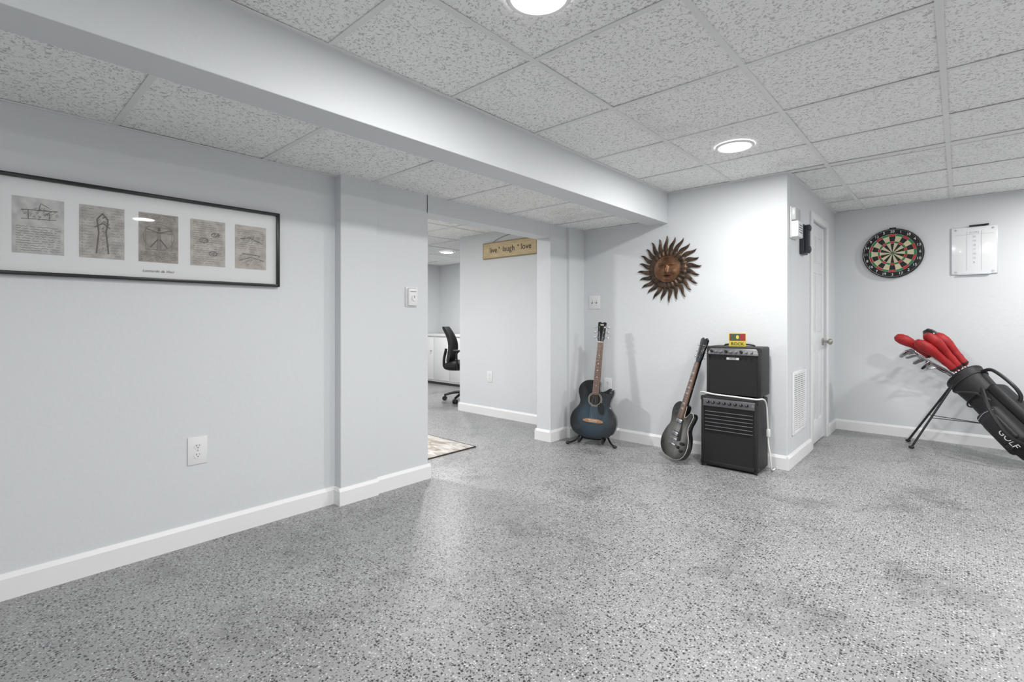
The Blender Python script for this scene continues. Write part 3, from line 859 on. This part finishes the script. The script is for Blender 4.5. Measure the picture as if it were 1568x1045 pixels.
for i in range(3):
    for s_ in (-1, 1):
        z = .79+i*.045
        b.cyl((s_*.022, -.054, z), (s_*.022, -.062, z), .004, M_STEEL, seg=10)
        b.cyl((s_*.032, -.046, z), (s_*.052, -.046, z), .0025, M_STEEL, seg=8)
        b.ell((s_*.058, -.046, z), (.009, .004, .011), M_STEEL, seg=12)
for i in range(6):
    u = i/5-.5; z1 = .79+[0, .045, .09][min(i, 5-i)]
    b.cyl((u*.052, -.0635, .11), (u*.034, -.064, .746), .0006, M_STEEL, seg=5)
    b.cyl((u*.034, -.064, .746), ((-.022 if i < 3 else .022), -.06, z1), .0006, M_STEEL, seg=5)
b.done(40)

# ------------------------------------------------------------------ amplifiers
M_PANEL = mat('amp_panel', (.20, .20, .21), .35, metal=.6)
M_LOGO = mat('amp_badge', (.75, .75, .76), .3, metal=.3)
M_PIN = mat('pin_stripe', (.14, .14, .15), .4)
AF = 3.615
b = B('guitar_amplifier', frame((-1.208, AF, 0), (0, -1, 0)))
w, h, d = .385, .498, .245
b.box((0, d/2, h/2+.012), (w, d, h-.0), M_TOLEX, .012, seg=3)
for x in (-.15, .15):
    for y in (.04, d-.04): b.cyl((x, y, 0), (x, y, .016), .016, M_BLACK, seg=14)
b.box((0, -.002, .465), (w-.03, .012, .055), M_PANEL, .003)
for i in range(8):
    x = -.14+i*.038
    b.cyl((x, -.008, .467), (x, -.024, .467), .0105, M_BLACK, r2=.009, seg=18); b.box((x, -.0245, .472), (.002, .001, .009), M_WHITE)
b.cyl((.165, -.007, .467), (.165, -.012, .467), .008, M_STEEL, seg=14)
b.bb((-w/2+.02, -.004, .03), (w/2-.02, .01, .43), M_GRILLE)
for i in range(6):
    z = .40-.026*i
    b.box((0, -.008, z), (w-.06, .006, .005), M_PIN, .0015)
for s_ in (-1, 1):
    b.box((s_*(w/2-.012), -.002, .245), (.02, .012, .49), M_TOLEX, .004)
    for z in (.03, h-.005):
        b.box((s_*(w/2-.012), .012, z), (.034, .034, .034), M_BLACK, .008, seg=2)
b.box((0, -.002, .03), (w-.02, .012, .03), M_TOLEX, .004)
b.done()
UZ = .5115
b = B('guitar_amplifier', frame((-1.185, AF+.022, UZ), (0, -1, 0)))
w, h, d = .365, .358, .215
b.box((0, d/2, h/2+.008), (w, d, h-.016), M_TOLEX, .012, seg=3)
for x in (-.14, .14):
    for y in (.035, d-.035): b.cyl((x, y, 0), (x, y, .012), .014, M_BLACK, seg=14)
b.box((0, .012, h-.04), (w-.026, .04, .05), M_PANEL, .004, rot=R(-18, 'X'))
for i in range(9):
    x = -.145+i*.034
    b.cyl((x, -.008, h-.036), (x, -.026, h-.031), .010, M_STEEL if i % 3 else M_BLACK, r2=.009, seg=18)
b.bb((-w/2+.018, -.005, .02), (w/2-.018, .01, h-.078), M_GRILLE)
b.box((0, -.005, h-.085), (.085, .006, .017), M_LOGO, .002)
b.text('LINEAR', .014, M_BLACK, T((0, -.0085, h-.085)))
for s_ in (-1, 1):
    b.box((s_*(w/2-.010), -.002, h/2), (.02, .012, h-.03), M_TOLEX, .004)
    for z in (.026, h-.018): b.box((s_*(w/2-.013), .014, z), (.034, .034, .034), M_BLACK, .008)
b.tube([(-.10, .14, h-.01), (-.095, .14, h+.008), (0, .14, h+.014), (.095, .14, h+.008), (.10, .14, h-.01)], .006, M_BLACK)
b.done()
M_YEL = mat('packet_yellow', (.66, .56, .08), .4); M_PRED = mat('packet_red', (.30, .03, .03), .4); M_PGRN = mat('packet_green', (.06, .09, .05), .4)
b = B('guitar_string_packet', frame((-1.18, AF+.10, UZ+.3505), (.35, -1, 0)))
b.box((0, 0, .053), (.112, .024, .10), M_YEL, .002)
b.box((0, -.0125, .074), (.104, .002, .05), M_PRED); b.box((-.015, -.0134, .074), (.06, .001, .046), M_PGRN)
b.ell((.0, -.0132, .074), (.014, .001, .02), M_YEL)
b.text('ROCK', .030, M_BLACK, T((0, -.0135, .026)))
b.done()
b = B('power_cord')
M_CORD = mat('cord_white', (.80, .80, .78), .4)
b.tube([(-1.412, 3.70, .517), (-1.408, 3.62, .530), (-1.37, 3.585, .538), (-1.30, 3.58, .53), (-1.20, 3.578, .527), (-1.10, 3.58, .524), (-1.02, 3.59, .520), (-.992, 3.66, .515), (-.990, 3.72, .47),
        (-.992, 3.75, .38), (-.992, 3.765, .28), (-.988, 3.76, .20), (-.975, 3.755, .12), (-.97, 3.77, .02), (-.965, 3.83, .008)], .0055, M_CORD)
b.box((-.988, 3.762, .27), (.022, .03, .055), M_CORD, .006)
b.done()

# ------------------------------------------------------------------ golf bag
M_BAG = mat('bag_nylon', (.014, .014, .016), .55, bump=.5, bscale=120)
M_BAG2 = mat('bag_panel', (.030, .030, .033), .6, bump=.4, bscale=150)
M_RED = mat('headcover_red', (.36, .012, .015), .6, var=.25, vscale=20)
M_SHAFT = mat('club_steel', (.55, .55, .57), .25, metal=1)
bot = Vector((.44, 5.10, .125)); mou = Vector((.03, 5.42, .60))
ax = (mou-bot); LEN = ax.length; axn = ax.normalized()
Mb = frame(bot, (-.55, -.8, .1), ax)     # local z along bag, -y front toward room
b = B('golf_bag', Mb)
secs = [(0, 0, 0, .105, .095), (0, 0, .01, .125, .112), (0, 0, .05, .13, .118), (0, 0, .12, .122, .11), (0, 0, .35, .118, .105), (0, 0, .52, .112, .102), (0, 0, .60, .118, .108), (0, 0, LEN-.05, .125, .115), (0, 0, LEN-.01, .13, .118)]
b.loft(secs, M_BAG, power=2.3)
for z in (.09, .50, LEN-.06):
    b.tube([((.131)*math.cos(k*math.pi/12), (.119)*math.sin(k*math.pi/12), z) for k in range(24)], .006, M_BAG2, closed=True, smooth=2)
b.tube([(.125*math.cos(k*math.pi/12), .113*math.sin(k*math.pi/12), LEN-.004) for k in range(24)], .012, M_BLACK, closed=True, smooth=2)
b.box((0, 0, LEN+.002), (.23, .012, .012), M_BLACK, .003); b.box((0, 0, LEN+.002), (.012, .21, .012), M_BLACK, .003)
b.box((-.02, -.115, .22), (.17, .09, .30), M_BAG2, .035, seg=4)
b.box((-.02, -.165, .20), (.12, .03, .20), M_BAG, .014, seg=3)
b.box((.115, -.02, .30), (.08, .15, .42), M_BAG, .03, seg=4)
b.box((-.115, .0, .20), (.07, .14, .28), M_BAG2, .028, seg=4)
b.tube([(-.09, -.163, .33), (-.02, -.166, .345), (.05, -.163, .33)], .003, M_STEEL)
b.text('GOLF', .06, M_WHITE, T((-.02, -.1815, .12)) @ R(90, 'Y'), shear=.2)
b.tube([(.12, -.02, LEN-.06), (.19, -.03, LEN-.10), (.21, -.03, .46), (.19, -.02, .36), (.14, -.02, .32)], .013, M_BLACK)
b.tube([(.08, -.12, .50), (.10, -.20, .44), (.06, -.24, .30), (.02, -.23, .12), (.02, -.15, .04)], .013, M_BLACK)
b.tube([(-.08, -.10, .60), (-.03, -.16, .56), (.05, -.17, .48), (.07, -.14, .40)], .009, M_BAG2)
bag = b.done()
bpy.context.view_layer.update()
b = B('stand_legs')
piv = mou - axn*.06
fa = Vector((-.292, 5.225, .012)); fb = Vector((-.33, 5.50, .012))
for f in (fa, fb):
    b.tube([piv + Vector((-.09, -.05 if f is fa else .05, 0)), (piv+Vector((-.09, -.05 if f is fa else .05, 0))).lerp(f, .5), f], .0085, M_BLACK, smooth=2)
    b.ell(f, (.02, .014, .012), M_BLACK)
b.tube([piv+Vector((-.09, -.05, 0)), piv+Vector((-.11, 0, .0)), piv+Vector((-.09, .05, 0))], .011, M_BLACK)
lo = bot.lerp(mou, .38)
for f in (fa, fb):
    b.tube([lo+Vector((-.12, 0, -.04)), piv.lerp(f, .55)+Vector((-.03, 0, 0))], .003, M_BLACK, smooth=1)
o = b.done(); o.parent = bag; o.matrix_parent_inverse = bag.matrix_world.inverted()
b = B('golf_clubs')
rc = random.Random(5)
def club(dx, dy, end, kind, m=M_RED, k=1.0):
    s0 = mou - axn*.35 + Vector((dx*.5, dy*.5, 0))
    s1 = mou + Vector((dx, dy, 0))
    end = Vector(end); dr = (end-s1).normalized()
    b.tube([s0, s1, s1.lerp(end, .5), end], .0052, M_SHAFT, seg=8, smooth=2)
    q = dr.to_track_quat('Z', 'Y').to_matrix().to_4x4()
    if kind == 'cover':
        Lc = T(end - dr*.17*k) @ q @ Matrix.Diagonal((1.08, 1.08, k, 1))
        b.loft([(0, 0, 0, .014, .014), (0, 0, .01, .023, .023), (0, 0, .03, .028, .027), (0, 0, .05, .025, .025), (0, 0, .075, .029, .028), (0, 0, .10, .026, .026), (0, 0, .15, .034, .03), (0, -.004, .185, .052, .038), (0, -.01, .225, .060, .042), (0, -.016, .262, .052, .036), (0, -.018, .285, .028, .02)], m, Lc, seg=20)
        if m is M_RED:
            b.loft([(0, 0, .012, .0275, .0275), (0, 0, .024, .0285, .0285)], M_BLACK, Lc, seg=20)
    else:
        pts = [(-.008, -.01), (.008, -.012), (.03, .0), (.068, .014), (.074, .034), (.055, .045), (.01, .034), (-.010, .02)]
        t = bmesh.new(); vs = [t.verts.new((p[0], -.006, p[1])) for p in pts]; f = t.faces.new(vs)
        r = bmesh.ops.extrude_face_region(t, geom=[f]); bmesh.ops.translate(t, vec=(0, .012, 0), verts=[g for g in r['geom'] if isinstance(g, bmesh.types.BMVert)])
        bmesh.ops.recalc_face_normals(t, faces=t.faces)
        bmesh.ops.bevel(t, geom=t.edges[:], offset=.002, segments=1, affect='EDGES')
        b.merge(t, M_SHAFT, T(end) @ q @ R(rc.uniform(150, 260), 'Z') @ R(-20, 'X'))
club(-.02, -.03, (-.30, 5.32, .865), 'cover')
club(.0, -.06, (-.155, 5.27, .80), 'cover', k=1.25)
club(.02, -.05, (-.11, 5.30, .84), 'cover', k=1.25)
club(.05, .02, (-.13, 5.42, .895), 'cover', M_BLACKG)
club(.07, -.02, (-.06, 5.40, .85), 'cover', k=1.1)
for (dx, dy, e_) in [(-.06, -.04, (-.26, 5.25, .77)), (-.05, .0, (-.29, 5.38, .80)), (-.07, -.02, (-.22, 5.33, .73)), (-.05, -.05, (-.18, 5.24, .71)),
                     (-.08, .03, (-.26, 5.45, .78)), (-.07, .0, (-.17, 5.40, .69)), (-.03, .05, (-.20, 5.50, .83)), (-.08, -.05, (-.14, 5.26, .67)), (-.06, -.03, (-.31, 5.30, .79))]:
    club(dx, dy, e_, 'iron')
o = b.done(); o.parent = bag; o.matrix_parent_inverse = bag.matrix_world.inverted()

# ------------------------------------------------------------------ world, camera
w_ = bpy.data.worlds.new('world'); SC.world = w_; w_.use_nodes = True
w_.node_tree.nodes['Background'].inputs[0].default_value = (.5, .5, .52, 1)
w_.node_tree.nodes['Background'].inputs[1].default_value = .3
cam = bpy.data.cameras.new('camera'); co = bpy.data.objects.new('camera', cam); COL.objects.link(co)
co.location = (0, 0, 1.06); co.rotation_euler = (math.radians(90), 0, math.radians(42.1))
cam.sensor_width = 36; cam.clip_start = .02
cam.lens = 17.403; cam.shift_y = -.0207
SC.camera = co
SC.view_settings.view_transform = 'Standard'
SC.view_settings.exposure = 0.55
